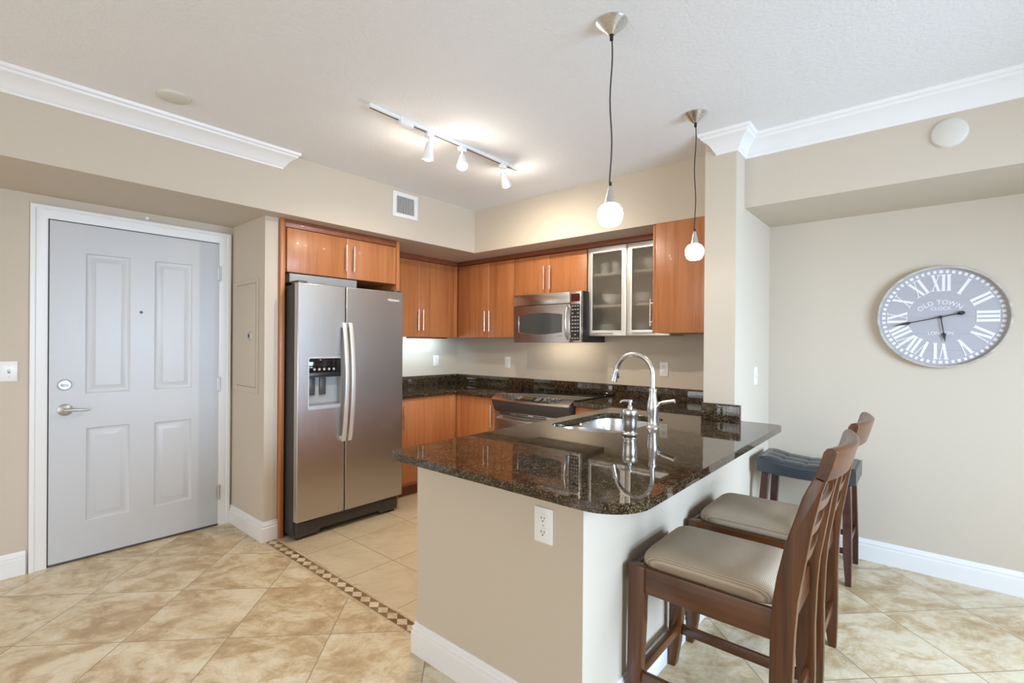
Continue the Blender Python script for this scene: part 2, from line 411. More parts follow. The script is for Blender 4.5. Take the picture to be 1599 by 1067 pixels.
# crown mouldings
CRP = [(0,-.118),(.010,-.118),(.012,-.106),(.020,-.098),(.026,-.086),(.040,-.062),(.060,-.044),(.076,-.034),(.080,-.022),(.090,-.016),(.094,0),(0,0)]
def crown(path, ret0, ret1, name, hs=1.):
    # mitred returns at the ends: one tiny segment back into the wall
    p = [Vector(q) for q in path]
    if ret0:
        d = (p[1]-p[0]).normalized(); nn = Vector((d.y,-d.x)); p = [p[0]-nn*.0005]+p
    if ret1:
        d = (p[-1]-p[-2]).normalized(); nn = Vector((d.y,-d.x)); p = p+[p[-1]-nn*.0005]
    struct(sweep(p, [(o, ZC+z*hs) for o, z in CRP]).build(name, M['white']))
crown([(XS,YW),(XS,1.462)], 0, 1, 'trim_1', .92)
crown([(-.955,YCL),(XE,YCL),(XE,YBM),(XR,YBM)], 1, 0, 'trim_2')
# small moulding under the counter on the peninsula end
TP = [(0,.828),(.006,.828),(.008,.842),(.016,.852),(.024,.862),(.026,.880),(0,.880)]
struct(sweep([(XP,YP+.12),(XP,YP),(-.848,YP)], TP).build('trim_3', M['white']))

# ------------------------------------------------------------------ entry door
d = bpy.data.objects.new('door_1', None); COL.objects.link(d); d.location = (XD, .875, 0)
struct(d, 'white four-panel entry door with lever handle in left wall', 'door')
Y0, Y1, ZD = .418, 1.332, 2.08
CW = .083
ca, cb, ct = Y0-CW, Y1+CW-.006, ZD+CW
CAP = [(0,0),(0,.020),(.004,.023),(.020,.022),(.026,.017),(.050,.015),(.062,.012),(.070,.012),(.077,.009),(.077,0)]
b = MB().loft([[(XD+dd, y+sy*w, z-sz*w) for w, dd in CAP] for y, z, sy, sz in ((ca,0,1,0),(ca,ct,1,1),(cb,ct,-1,1),(cb,0,-1,0))])
b.build('door_frame', M['white'], d)
MB().box(XD,XD+.0012,Y0-.006,Y1+.006,0,ZD+.006).build('door_gap', M['slot'], d)
# slab with four raised panels
b = MB(); xf = XD+.010
pans = [(.582,.808,1.03,1.905),(.937,1.161,1.03,1.905),(.588,.808,.235,.815),(.939,1.161,.235,.808)]
b.prism([(Y0,.012),(Y1,.012),(Y1,ZD),(Y0,ZD)], 'X', XD+.0013, xf, holes=[[(p[0],p[2]),(p[1],p[2]),(p[1],p[3]),(p[0],p[3])] for p in pans])
for p in pans:
    def ring(i, x): return [(x,p[0]+i,p[2]+i),(x,p[1]-i,p[2]+i),(x,p[1]-i,p[3]-i),(x,p[0]+i,p[3]-i)]
    b.loft([ring(0,xf),ring(.006,xf-.006),ring(.012,xf-.0085),ring(.022,xf-.0085),ring(.046,xf-.002),ring(.050,xf-.0005)], False)
    r = ring(.050,xf-.0005); b.quad(*r)
b.build('door_slab', M['door'], d)
MB().box(XD+.002,xf+.001,Y0,Y1,.004,.014).build('door_sweep', M['darkgrey'], d)
b = MB(); b.lathe([(0,0),(.033,0),(.033,.006),(.028,.012),(0,.012)], (xf,.487,1.09), 32, (1,0,0)); b.box(xf+.012,xf+.026,.470,.504,1.083,1.095,.004)
b.build('deadbolt', M['chrome'], d)
b = MB(); b.lathe([(0,0),(.036,0),(.036,.005),(.028,.012),(.013,.016),(.012,.045),(0,.045)], (xf,.490,.938), 32, (1,0,0))
b.tube([(xf+.042,.480,.938),(xf+.046,.50,.939),(xf+.048,.53,.938),(xf+.047,.57,.934),(xf+.040,.600,.934)], lambda q: .0115-.004*q, 12)
b.build('door_handle', M['chrome'], d)
for z in (1.861, 1.044, .245):
    b = MB(); b.cyl((xf+.006,Y1+.004,z-.05),(xf+.006,Y1+.004,z+.05),.0065); b.cyl((xf+.006,Y1+.004,z-.056),(xf+.006,Y1+.004,z+.056),.004)
    b.box(XD+.005,xf+.003,Y1-.012,Y1+.014,z-.045,z+.045); b.build('hinge', M['chrome'], d)
b = MB(); b.lathe([(0,.003),(.006,.003),(.009,0)], (xf,.864,1.551), 20, (1,0,0)); b.build('peephole', M['black'], d)
tag(MB().lathe([(0,.008),(.008,.007),(.010,0)], (XD,.895,2.185), 20, (1,0,0)).build('door_sensor', M['plate'], loc=(XD,.895,2.185)), 'small round white sensor stuck above the entry door', 'sensor')

# ------------------------------------------------------------------ plates, panel, vent, ceiling discs
def face_tf(origin, facing):
    """local x right, y up, z out of the wall"""
    o = Vector(origin); n = Vector(facing); zz = Vector((0,0,1)); x = zz.cross(n)
    return Matrix(((x.x,0,n.x,o.x),(x.y,0,n.y,o.y),(x.z,1,n.z,o.z),(0,0,0,1)))
def outlet(label, origin, facing, w=.072, h=.117):
    t = thing('wall_outlet', label, 'outlet', origin)
    m = face_tf(origin, facing)
    MB().box(-w/2,w/2,-h/2,h/2,0,.006,.002,mat=m).build('cover_plate', M['plate'], t)
    for s in (-1, 1):
        sk = MB().prism(rrect(-.017,.017,s*.024-.0145,s*.024+.0145,.011), 'Z', .005, .0085, mat=m).build('socket', M['plate'], t)
        q = MB()
        for x, hh in ((-.0065,.0075),(.0065,.006)): q.box(x-.0013,x+.0013,s*.024+.003-hh/2,s*.024+.003+hh/2,.0082,.0092,mat=m)
        q.lathe([(0,.0092),(.0026,.0092),(.0026,.0082)], (0,s*.024-.008,0), 12, mat=m)
        q.build('slots', M['slot'], sk)
    MB().lathe([(0,.0075),(.003,.0072),(.0035,.006)], (0,0,0), 12, mat=m).build('screw', M['chrome'], t)
    return t
outlet('white duplex outlet on the beige back wall right of the faucet', (-1.624,YB,1.16), (0,-1,0))
outlet('white duplex outlet on the back wall left of the microwave', (-3.313,YB,1.165), (0,-1,0))
outlet('white duplex outlet on the left kitchen wall beside refrigerator', (XK,3.52,1.166), (1,0,0))
outlet('white duplex outlet on the end wall of the peninsula', (-1.006,YP,.731), (0,-1,0), .078, .122)
def switch(label, origin, facing, gangs):
    t = thing('light_switch', label, 'light switch', origin); m = face_tf(origin, facing); w = .07+.046*(gangs-1)
    MB().box(-w/2,w/2,-.058,.058,0,.006,.002,mat=m).build('cover_plate', M['plate'], t)
    for g in range(gangs):
        x = (g-(gangs-1)/2)*.046
        tg = MB(); tg.box(x-.0055,x+.0055,-.012,.012,.005,.0068,mat=m); tg.build('toggle_slot', M['grey'], t)
        MB().box(x-.004,x+.004,0,.011,.0065,.017,.0015,mat=m).build('toggle', M['plate'], t)
        for s in (-1,1): MB().lathe([(0,.0072),(.0025,.007),(.003,.006)], (x,s*.030,0), 10, mat=m).build('screw', M['chrome'], t)
switch('white double toggle switch on the wall left of the entry door', (XD,.229,1.181), (1,0,0), 2)
switch('white single toggle switch on the side of the column', (XE,3.468,1.162), (1,0,0), 1)
t = thing('breaker_panel', 'beige painted breaker panel cover on wall beside entry door', 'breaker panel', (-3.73,YR,1.40))
MB().prism([(-3.945,1.0),(-3.512,1.0),(-3.512,1.80),(-3.945,1.80)], 'Y', YR-.006, YR, bev=.003, holes=[[(-3.885,1.04),(-3.545,1.04),(-3.545,1.772),(-3.885,1.772)]]).build('panel_frame', M['wall'], t)
pd = MB().box(-3.883,-3.547,YR-.010,YR-.001,1.043,1.769,.003).build('panel_door', M['wall'], t)
b = MB(); b.box(-3.655,-3.605,YR-.016,YR-.008,1.375,1.430,.002); b.build('latch', M['chrome'], pd)
MB().box(-3.645,-3.630,YR-.018,YR-.015,1.390,1.415).build('latch_slot', M['slot'], pd)
t = thing('air_vent', 'white air supply vent high on the left soffit', 'air vent', (XS,2.474,2.484))
MB().prism([(2.348,2.385),(2.600,2.385),(2.600,2.588),(2.348,2.588)], 'X', XS, XS+.010, bev=.003, holes=[[(2.385,2.418),(2.563,2.418),(2.563,2.555),(2.385,2.555)]]).build('vent_frame', M['white'], t)
MB().box(XS+.0005,XS+.002,2.385,2.563,2.418,2.555).build('vent_opening', M['darkgrey'], t)
b = MB()
for k in range(11):
    y = 2.392+k*.0162; b.prism([(y,2.418),(y+.004,2.418),(y+.004,2.555),(y,2.555)], 'X', XS+.002, XS+.008)
b.build('louvers', M['white'], t)
def disc(name, label, cat, c, dr, r):
    t = thing(name, label, cat, c)
    MB().lathe([(r,0),(r,.006),(r*.97,.010),(r*.80,.016),(0,.019)], c, 40, dr).build('disc_cover', M['disc'], t)
    MB().lathe([(r*1.04,0),(r*1.04,.004),(r*.9,.004)], c, 40, dr).build('mounting_ring', M['disc'], t)
disc('ceiling_speaker', 'round white speaker cover on the ceiling near left crown moulding', 'speaker', (-2.945,.77,ZC), (0,0,-1), .072)
disc('wall_speaker', 'round white cover on the beam face above the clock', 'speaker', (.083,YBM,2.407), (0,-1,0), .069)

# ------------------------------------------------------------------ cabinets
def pull(door, p, d, z0, z1, horizontal=None):
    """bar pull standing out of the door at p=(x,y) along direction d"""
    b = MB(); x, y = p; ox, oy = d[0]*.034, d[1]*.034
    if horizontal is None:
        b.cyl((x+ox,y+oy,z0),(x+ox,y+oy,z1),.006)
        for z in (z0+.03, z1-.03): b.cyl((x,y,z),(x+ox,y+oy,z),.0045)
    b.build('handle', M['pull'], door)
CG = None
def wall_cab(name, label, loc, body, doors, trim=None, base=None, group=None, filler=()):
    t = thing(name, label, 'cabinet', loc, group)
    MB().box(*body, bev=.001).build('carcass', M['wood'], t)
    for bx, p, dr, z0, z1 in doors:
        dd = MB().box(*bx, bev=.0018).build('door', M['wood'], t)
        if p: pull(dd, p, dr, z0, z1)
    for (b0, *_), (b1, *_) in zip(doors, doors[1:]):  # thin pale strips in the door gaps paint in the edge highlights
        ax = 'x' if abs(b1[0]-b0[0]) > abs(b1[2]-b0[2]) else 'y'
        if ax == 'x': MB().box(b0[1]-.0002,b1[0]+.0002,b0[2]+.0005,b0[3],max(b0[4],b1[4]),b0[5]).build('edge_highlight', M['edge'], t)
        else: MB().box(b0[0],b0[1]-.0005,b0[3]-.0002,b1[2]+.0002,b0[4],b0[5]).build('edge_highlight', M['edge'], t)
    for f in filler: MB().box(*f, bev=.001).build('filler_strip', M['wood'], t)
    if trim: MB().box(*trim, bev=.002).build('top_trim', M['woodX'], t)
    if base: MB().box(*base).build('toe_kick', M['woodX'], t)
    return t
ZU = 1.42; FX, FY = -3.79, 3.56         # fronts of the left and back wall cabinets
G = .0015
wall_cab('wall_cabinet', 'cherry two-door wall cabinet on left wall beside refrigerator', (XK,3.0,ZU),
    (XK,FX-.021,2.512,3.83,ZU,2.175),
    [((FX-.019,FX,2.585,3.042-G,ZU,2.168), (FX,3.014), (1,0), 1.483, 1.684),
     ((FX-.019,FX,3.042+G,3.505-G,ZU,2.168), (FX,3.070), (1,0), 1.483, 1.684)],
    trim=(XK,FX+.006,2.512,FY+.02,2.172,ZS-.001), filler=[(FX-.019,FX,3.506,3.555,ZU,2.168),(FX-.019,FX,2.512,2.583,ZU,2.168)])
wall_cab('wall_cabinet', 'cherry two-door wall cabinet in corner left of the microwave', (-3.4,YB,ZU),
    (FX-.02,-2.995,FY+.021,YB,ZU,2.175),
    [((FX+.004,-3.340-G,FY,FY+.019,ZU,2.168), (-3.368,FY), (0,-1), 1.482, 1.684),
     ((-3.340+G,-3.008,FY,FY+.019,ZU,2.168), (-3.305,FY), (0,-1), 1.482, 1.684)],
    trim=(FX+.008,-1.47,FY-.006,YB,2.176,ZS-.001))
wall_cab('wall_cabinet', 'short cherry two-door cabinet directly above the microwave', (-2.6,YB,1.81),
    (-2.993,-2.196,FY+.021,YB,1.812,2.174),
    [((-3.005,-2.600-G,FY,FY+.019,1.812,2.168), (-2.632,FY), (0,-1), 1.852, 2.062),
     ((-2.600+G,-2.199,FY,FY+.019,1.812,2.168), (-2.565,FY), (0,-1), 1.852, 2.062)])
wall_cab('wall_cabinet', 'tall cherry cabinet at right end showing its side panel', (-1.25,YB,1.445),
    (-1.463,XCL-.001,YS+.001,YB,1.445,ZS-.001),
    [((-1.484,-1.465,YS+.003,FY-.01,1.445,2.21), (-1.484,YS+.04), (-1,0), 1.495, 1.692)])
wall_cab('wall_cabinet', 'short cherry two-door cabinet directly above the refrigerator', (XK,2.0,1.85),
    (XK,-3.412,1.548,2.476,1.855,2.17),
    [((-3.410,-3.391,1.560,2.026-G,1.852,2.160), (-3.391,2.000), (1,0), 1.905, 2.100),
     ((-3.410,-3.391,2.026+G,2.474,1.852,2.160), (-3.391,2.066), (1,0), 1.905, 2.100)],
    trim=(-3.9,-3.392,1.548,2.476,2.165,ZS-.001))
tag(MB().box(XK,-3.388,1.516,1.546,0,ZS-.001,.001).build('end_panel', M['wood'], loc=(-3.7,1.53,0)), 'tall narrow cherry end panel left of the refrigerator', 'panel')
tag(MB().box(XK,-3.388,2.478,2.508,0,ZS-.001,.001).build('end_panel', M['wood'], loc=(-3.7,2.49,0)), 'tall cherry end panel between refrigerator and left wall cabinets', 'panel')
# base cabinets
wall_cab('base_cabinet', 'cherry base cabinet with single door right of the refrigerator', (-3.75,2.9,0),
    (XK+.004,-3.452,2.512,3.205,.105,ZT-.034),
    [((-3.450,-3.431,2.530,3.128,.135,ZT-.040), (-3.431,2.575), (1,0), .615, .815)], base=(XK+.004,-3.52,2.512,3.205,0,.105),
    filler=[(-3.450,-3.431,3.131,3.21,.135,ZT-.040)])
wall_cab('base_cabinet', 'cherry base cabinet in corner left of the range', (-3.1,3.5,0),
    (-3.42,-2.912,3.232,YB-.004,.105,ZT-.034),
    [((-3.365,-2.914,3.211,3.230,.135,ZT-.040), (-2.950,3.211), (0,-1), .615, .815)], base=(-3.50,-2.912,3.30,YB-.004,0,.105),
    filler=[(-3.428,-3.368,3.211,3.230,.135,ZT-.040)])
wall_cab('base_cabinet', 'cherry base cabinet between the range and the sink counter', (-1.9,3.5,0),
    (-2.078,-1.715,3.232,YB-.004,.105,ZT-.034),
    [((-2.076,-1.718,3.211,3.230,.135,ZT-.040), (-1.76,3.211), (0,-1), .615, .815)], base=(-2.078,-1.715,3.30,YB-.004,0,.105))
t = wall_cab('base_cabinet', 'cherry sink base cabinet under the granite peninsula', (-1.3,2.3,0),
    (-1.680,-.955,YP+.115,YCL-.004,.105,.62),
    [((-1.700,-1.682,YP+.12+k*.44,YP+.12+k*.44+.435,.135,ZT-.04), (-1.700,YP+.16+k*.44), (-1,0), .615, .815) for k in range(3)], base=(-1.62,-.955,YP+.115,YCL-.004,0,.105))
# glass-door cabinet: open carcass, shelves, two aluminium framed doors
t = thing('glass_cabinet', 'cabinet with two frosted glass aluminium doors right of microwave', 'cabinet', (-1.83,YB,1.43))
X0, X1 = -2.192, -1.468
b = MB(); b.box(X0,X0+.018,FY+.021,YB-.001,1.43,2.172); b.box(X1-.018,X1,FY+.021,YB-.001,1.43,2.172); b.box(X0+.0181,X1-.0181,FY+.0211,YB-.0121,1.4302,1.448); b.box(X0+.0181,X1-.0181,FY+.0211,YB-.0121,2.155,2.1718); b.box(X0+.0181,X1-.0181,YB-.012,YB-.001,1.4305,2.1715)
b.build('carcass', M['inside'], t)
for z in (1.955, 1.690): MB().box(X0+.018,X1-.018,FY+.03,YB-.013,z-.018,z,.001).build('shelf', M['inside'], t)
for k, (a0, a1) in enumerate(((-2.187,-1.829),(-1.825,-1.470))):
    dd = MB().prism([(a0,1.432),(a1,1.432),(a1,2.170),(a0,2.170)], 'Y', FY, FY+.020, bev=.002, holes=[[(a0+.044,1.476),(a1-.044,1.476),(a1-.044,2.124),(a0+.044,2.124)]]).build('door', M['alu'], t)
    MB().box(a0+.044,a1-.044,FY+.008,FY+.012,1.476,2.124).build('glass_pane', M['frosted'], dd)
    b = MB(); xm = a0+.06; b.cyl((xm,FY-.022,1.452),(xm+.19,FY-.022,1.452),.0045)
    for x in (xm+.03, xm+.16): b.cyl((x,FY,1.452),(x,FY-.022,1.452),.004)
    b.build('handle', M['grey'], dd)
# dishes on its shelves
def dish(name, label, cat, prof, c, group=None):
    return tag(MB().lathe(prof, c, 32).build(name, M['dish'], loc=c), label, cat, group)
bowl = [(0,.004),(.03,0),(.034,.004),(.06,.03),(.078,.065),(.082,.085),(.079,.085),(.074,.066),(.055,.034),(0,.014)]
mug = [(0,0),(.036,0),(.040,.01),(.041,.09),(.038,.09),(.036,.012),(0,.010)]
big = [(r*1.12, z*1.05) for r, z in bowl]
dish('mug', 'white mug at left on the top shelf behind left glass door', 'mug', mug, (-2.090,3.68,1.955))
dish('mug', 'white mug at right on the top shelf behind left glass door', 'mug', mug, (-1.975,3.68,1.955))
dish('bowl', 'white bowl on the middle shelf behind the left glass door', 'bowl', big, (-2.02,3.69,1.690))
dish('bowl', 'white bowl on the top shelf behind the right glass door', 'bowl', bowl, (-1.66,3.69,1.955))
dish('bowl', 'white bowl on the middle shelf behind the right glass door', 'bowl', bowl, (-1.735,3.69,1.690))
plate = [(0,.003),(.06,0),(.065,.004),(.10,.014),(.100,.017),(.062,.008),(0,.008)]
for k in range(7): dish('plate', 'white plate in the stack on the bottom behind left glass door', 'plate', plate, (-2.03,3.69,1.448+k*.0105), 'plates stacked behind left glass door')
for k in range(7): dish('plate', 'white plate in the stack on the bottom behind right glass door', 'plate', plate, (-1.72,3.69,1.448+k*.0105), 'plates stacked behind right glass door')
# light under the left wall cabinet
t = thing('under_cabinet_light', 'slim light fixture under the left wall cabinet', 'light', (-3.97,3.2,ZU))
MB().box(-3.935,-3.86,3.0,3.48,ZU-.014,ZU,.002).build('housing', M['woodX'], t)
MB().box(-3.940,-3.935,3.01,3.47,ZU-.013,ZU-.001).build('diffuser', M['tube'], t)
area('under_cabinet_glow', (-3.93,3.1,ZU-.022), (-1,0,-1.3), .85, .03, 2.6, (.62,.85,1.))

# ------------------------------------------------------------------ granite
t = thing('countertop', 'dark granite counter in the corner between refrigerator and range', 'countertop', (-3.8,3.5,ZT))
b = MB(); b.prism([(XK,2.512),(-3.407,2.512),(-3.407,3.182),(-2.908,3.182),(-2.908,YB),(XK,YB)], 'Z', ZT-.032, ZT); b.build('slab', M['granite'], t, bevel=.006)
b = MB(); b.box(XK,XK+.02,2.512,YB,ZT,ZT+.102,.002); b.box(XK+.02,-2.96,YB-.02,YB,ZT,ZT+.102,.002); b.build('backsplash', M['granite'], t)
t = thing('countertop', 'dark granite peninsula countertop with undermount sink and rounded corners', 'countertop', (-1.2,2.2,ZT))
out = []
def arc(cx, cy, r, a0, a1, n=10): return [(cx+r*math.cos(math.radians(a0+(a1-a0)*i/n)), cy+r*math.sin(math.radians(a0+(a1-a0)*i/n))) for i in range(n+1)]
XT0, XT1, YT = -1.704, -.612, 1.207
out += arc(XT0+.045, YT+.045, .045, 180, 270) + arc(XT1-.15, YT+.15, .15, 270, 360) + arc(XT1-.05, 3.10-.05, .05, 0, 90)
out += [(XE+.001,3.10),(XE+.001,YCL-.001),(XCL-.001,YCL-.001),(XCL-.001,YB),(-2.082,YB),(-2.082,3.182),(XT0,3.182)]
SX0, SX1, SY0, SY1 = -1.608, -1.185, 2.175, 2.875
hole = rrect(SX0, SX1, SY0, SY1, .11, 8)
b = MB(); b.prism(out, 'Z', ZT-.032, ZT, holes=[hole]); b.build('slab', M['granite'], t, bevel=.005)
b = MB(); b.box(-2.082,XCL-.001,YB-.02,YB,ZT,ZT+.102,.002); b.box(XCL-.022,XCL-.002,YCL+.1,YB-.02,ZT,ZT+.102,.002); b.build('backsplash', M['granite'], t)
MB().box(XCL-.003,-.812,YCL-.034,YCL-.001,ZT,ZT+.104,.003).build('backsplash', M['granite'], t)
tag(MB().box(-2.955,-2.085,YB-.02,YB,ZT,ZT+.102,.002).build('backsplash', M['granite'], loc=(-2.5,YB,ZT)), 'dark granite backsplash strip on the wall behind the range', 'backsplash')
# sink: two bowls
t = thing('sink', 'stainless undermount double sink in the granite peninsula', 'sink', (-1.40,2.52,ZT-.24))
def sinkbowl(x0, x1, y0, y1, depth, zt=ZT-.036):
    def loop(i, r, z): return [(x, y, z) for x, y in rrect(x0+i, x1-i, y0+i, y1-i, r, 8)]
    b = MB(); b.loft([loop(0,.11,zt),loop(.004,.108,zt-.02),loop(.012,.10,zt-depth+.05),loop(.03,.09,zt-depth+.012),loop(.06,.07,zt-depth)], False)
    lp = loop(.06,.07,zt-depth); b.quad(*lp)
    return b
for (y0, y1, dp) in ((SY0-.006,2.448,.17),(2.462,SY1+.006,.20)):
    bo = sinkbowl(SX0-.006, SX1+.006, y0, y1, dp).build('bowl', M['sinksteel'], t, angle=60)
    b = MB(); b.lathe([(.045,.0),(.043,.003),(.03,.001),(.02,-.004),(0,-.004)], (-1.40,(y0+y1)/2,ZT-.036-dp+.002), 24); b.build('drain', M['chrome'], bo)
bh = [rrect(SX0-.006, SX1+.006, a, c, .11, 8) for a, c in ((SY0-.006,2.448),(2.462,SY1+.006))]
MB().prism([(SX0-.03,SY0-.03),(SX1+.03,SY0-.03),(SX1+.03,SY1+.03),(SX0-.03,SY1+.03)], 'Z', ZT-.0385, ZT-.0345, holes=bh).build('flange', M['sinksteel'], t)
# faucet
fx, fy = -1.128, 2.512
t = thing('faucet', 'tall brushed nickel gooseneck faucet with pull-down spray head', 'faucet', (fx,fy,ZT))
MB().lathe([(0,0),(.036,0),(.036,.005),(.029,.012),(.0245,.03),(.026,.06),(.0295,.09),(.0305,.108),(.028,.130),(.0225,.155),(.0195,.180),(.0195,.195),(.0225,.197),(.0225,.210),(.0165,.214),(0,.215)], (fx,fy,ZT), 32).build('faucet_body', M['nickel'], t)
pts = [(fx,fy,ZT+.20),(fx,fy,ZT+.25),(fx,fy,ZT+.285)]
R = .112
for i in range(1, 19):
    a = math.radians(i*180*.935/18); pts.append((fx-R+R*math.cos(a), fy, ZT+.285+R*1.0*math.sin(a)))
MB().tube(pts, .0135, 16).build('spout', M['nickel'], t)
p = Vector(pts[-1]); dd = (Vector(pts[-1])-Vector(pts[-2])).normalized()
h = MB().lathe([(0,0),(.0138,0),(.0165,.010),(.016,.022),(.019,.045),(.0225,.072),(.020,.076),(0,.076)], p-dd*.004, 24, dd).build('spray_head', M['nickel'], t)
q = p+dd*.034+Vector((.019,0,.004)); MB().box(-.006,.004,-.007,.007,-.022,.022,.003,mat=Matrix.Translation(q) @ Matrix.Rotation(-.30,4,'Y')).build('spray_button', M['darkgrey'], h)
b = MB(); b.tube([(fx+.012,fy,ZT+.10),(fx+.032,fy,ZT+.125),(fx+.042,fy,ZT+.138)], lambda s: .017-.008*s, 14); b.tube([(fx+.030,fy,ZT+.134),(fx+.052,fy,ZT+.139),(fx+.054,fy,ZT+.1395),(fx+.118,fy,ZT+.153),(fx+.122,fy,ZT+.154)], lambda s: .0075 if s < .3 else .0115, 14)
b.build('lever', M['nickel'], t)
# soap dispenser
sx, sy = -1.113, 2.215
t = thing('soap_dispenser', 'brushed steel soap dispenser with pump beside the sink', 'soap dispenser', (sx,sy,ZT))
MB().lathe([(0,0),(.034,0),(.037,.005),(.037,.011),(.030,.017),(.029,.023),(.033,.033),(.0355,.07),(.0365,.10),(.0375,.102),(.0375,.125),(.036,.128),(.024,.132),(0,.133)], (sx,sy,ZT), 36).build('bottle', M['nickel'], t)
b = MB(); b.lathe([(0,0),(.012,0),(.012,.014),(.009,.016),(.007,.018),(.007,.032),(.012,.034),(.012,.045),(0,.046)], (sx,sy,ZT+.132), 24)
b.tube([(sx,sy,ZT+.172),(sx-.022,sy-.012,ZT+.173),(sx-.036,sy-.02,ZT+.170),(sx-.041,sy-.023,ZT+.162)], lambda s: .0055-.0015*s, 10); b.build('pump', M['chrome'], t)

# ------------------------------------------------------------------ refrigerator
FXD = -3.212; FY0, FY1, FYM = 1.553, 2.416, 1.908; Z0, Z1 = .137, 1.765
t = thing('refrigerator', 'stainless steel side-by-side refrigerator with water dispenser', 'refrigerator', (-3.6,1.98,0))
MB().box(-4.02,FXD-.062,FY0+.004,FY1-.006,.03,Z1-.012,.004).build('cabinet_body', M['fridge_side'], t)
b = MB(); b.box(FXD-.060,FXD-.052,FY0+.008,FY1-.008,Z0+.01,Z1-.01); b.build('door_gasket', M['black'], t)
DY0, DY1, DZ0, DZ1 = 1.622, 1.880, .895, 1.258
dl = MB().prism([(FY0,Z0),(FYM-.004,Z0),(FYM-.004,Z1),(FY0,Z1)], 'X', FXD-.052, FXD, holes=[rrect(DY0+.008,DY1-.008,DZ0+.008,DZ1-.008,.012,4)]).build('freezer_door', M['steelV'], t, bevel=.005)
dr = MB().prism([(FYM+.004,Z0),(FY1,Z0),(FY1,Z1),(FYM+.004,Z1)], 'X', FXD-.052, FXD).build('fridge_door', M['steelV'], t, bevel=.005)
# dispenser
ds = MB().prism(rrect(DY0,DY1,DZ0,DZ1,.016,5), 'X', FXD-.002, FXD+.005, holes=[rrect(DY0+.010,DY1-.010,DZ0+.012,DZ1-.010,.010,5)]).build('dispenser_frame', M['chrome'], dl)
b = MB(); b.box(FXD-.050,FXD-.046,DY0+.006,DY1-.006,DZ0+.008,1.150)
b.box(FXD-.047,FXD+.002,DY0+.008,DY0+.012,DZ0+.01,1.150); b.box(FXD-.047,FXD+.002,DY1-.012,DY1-.008,DZ0+.01,1.150); b.build('dispenser_recess', M['grey'], dl)
b = MB(); b.box(FXD-.047,FXD-.001,DY0+.009,DY1-.009,1.150,DZ1-.009,.002); b.build('dispenser_panel', M['blackgloss'], dl)
MB().box(FXD-.047,FXD+.003,DY0+.009,DY1-.009,1.118,1.150,.003).build('dispenser_lip', M['black'], dl)
for k in range(2):
    y = 1.650+k*.080; MB().box(FXD-.045,FXD-.032,y,y+.046,.990,1.112,.004).build('dispenser_paddle', M['darkgrey'], dl)
b = MB(); b.prism([(FXD-.046,DZ0+.012),(FXD+.004,DZ0+.012),(FXD+.004,DZ0+.026),(FXD-.046,DZ0+.040)], 'Y', DY0+.010, DY1-.010); b.build('drip_tray', M['chrome'], dl)
b = MB()
for k in range(5): y = 1.672+k*.036; b.lathe([(0,.003),(.008,.003),(.0095,0)], (FXD-.001,y,1.172), 12, (1,0,0))
b.build('dispenser_button', M['chrome'], dl)
# bowed flat handles
for door, yc in ((dl,1.884),(dr,1.934)):
    secs = []
    for i in range(25):
        q = i/24; z = .648+q*(1.503-.648); x = FXD+.022+.048*math.sin(math.pi*q)**.8
        hw = .0145; th = .010
        secs.append([(x-th,yc-hw,z),(x,yc-hw,z),(x+.002,yc,z),(x,yc+hw,z),(x-th,yc+hw,z)])
    b = MB().loft(secs)
    for z in (.668, 1.483): b.box(FXD-.001,FXD+.026,yc-.012,yc+.012,z-.016,z+.016,.003)
    b.build('handle', M['alu'], door)
# base grille and hinge covers
b = MB(); b.prism([(FY0+.02,.035),(FY0+.02,.128),(FY1-.012,.128),(FY1-.012,.018),(FY1-.17,.018),(FY1-.19,.045),(FY0+.20,.045),(FY0+.18,.018),(FY0+.02,.018)], 'X', FXD-.10, FXD-.045, bev=.006); b.build('base_grille', M['darkgrey'], t)
for a0, a1 in ((FY0+.03,FY0+.16),(FY1-.15,FY1-.022)): MB().box(FXD-.046,FXD-.038,a0,a1,.055,.118,.004).build('grille_cover', M['darkgrey'], t)
for y in (FY0+.045, FY1-.06): MB().cyl((FXD-.07,y-.015,.020),(FXD-.07,y+.015,.020),.020).build('roller', M['black'], t)
b = MB(); b.box(FXD-.12,FXD-.02,FY0+.01,FY0+.075,Z1-.012,Z1+.016,.005); b.box(FXD-.12,FXD-.02,FY1-.075,FY1-.01,Z1-.012,Z1+.016,.005); b.build('hinge_cover', M['darkgrey'], t)
lm = text_mesh('Whirlpool', .026)
lg = MB().mesh(lm, Matrix.Translation((FXD+.0008,2.322,1.697)) @ Matrix(((0,0,1,0),(1,0,0,0),(0,1,0,0),(0,0,0,1)))).build('badge', M['plate'], dr)
tag(MB().box(-3.93,-3.405,1.585,2.115,1.782,1.846,.003).build('tray', M['grey'], loc=(-3.67,1.85,1.782)), 'flat grey tray lying on top of the refrigerator', 'tray')

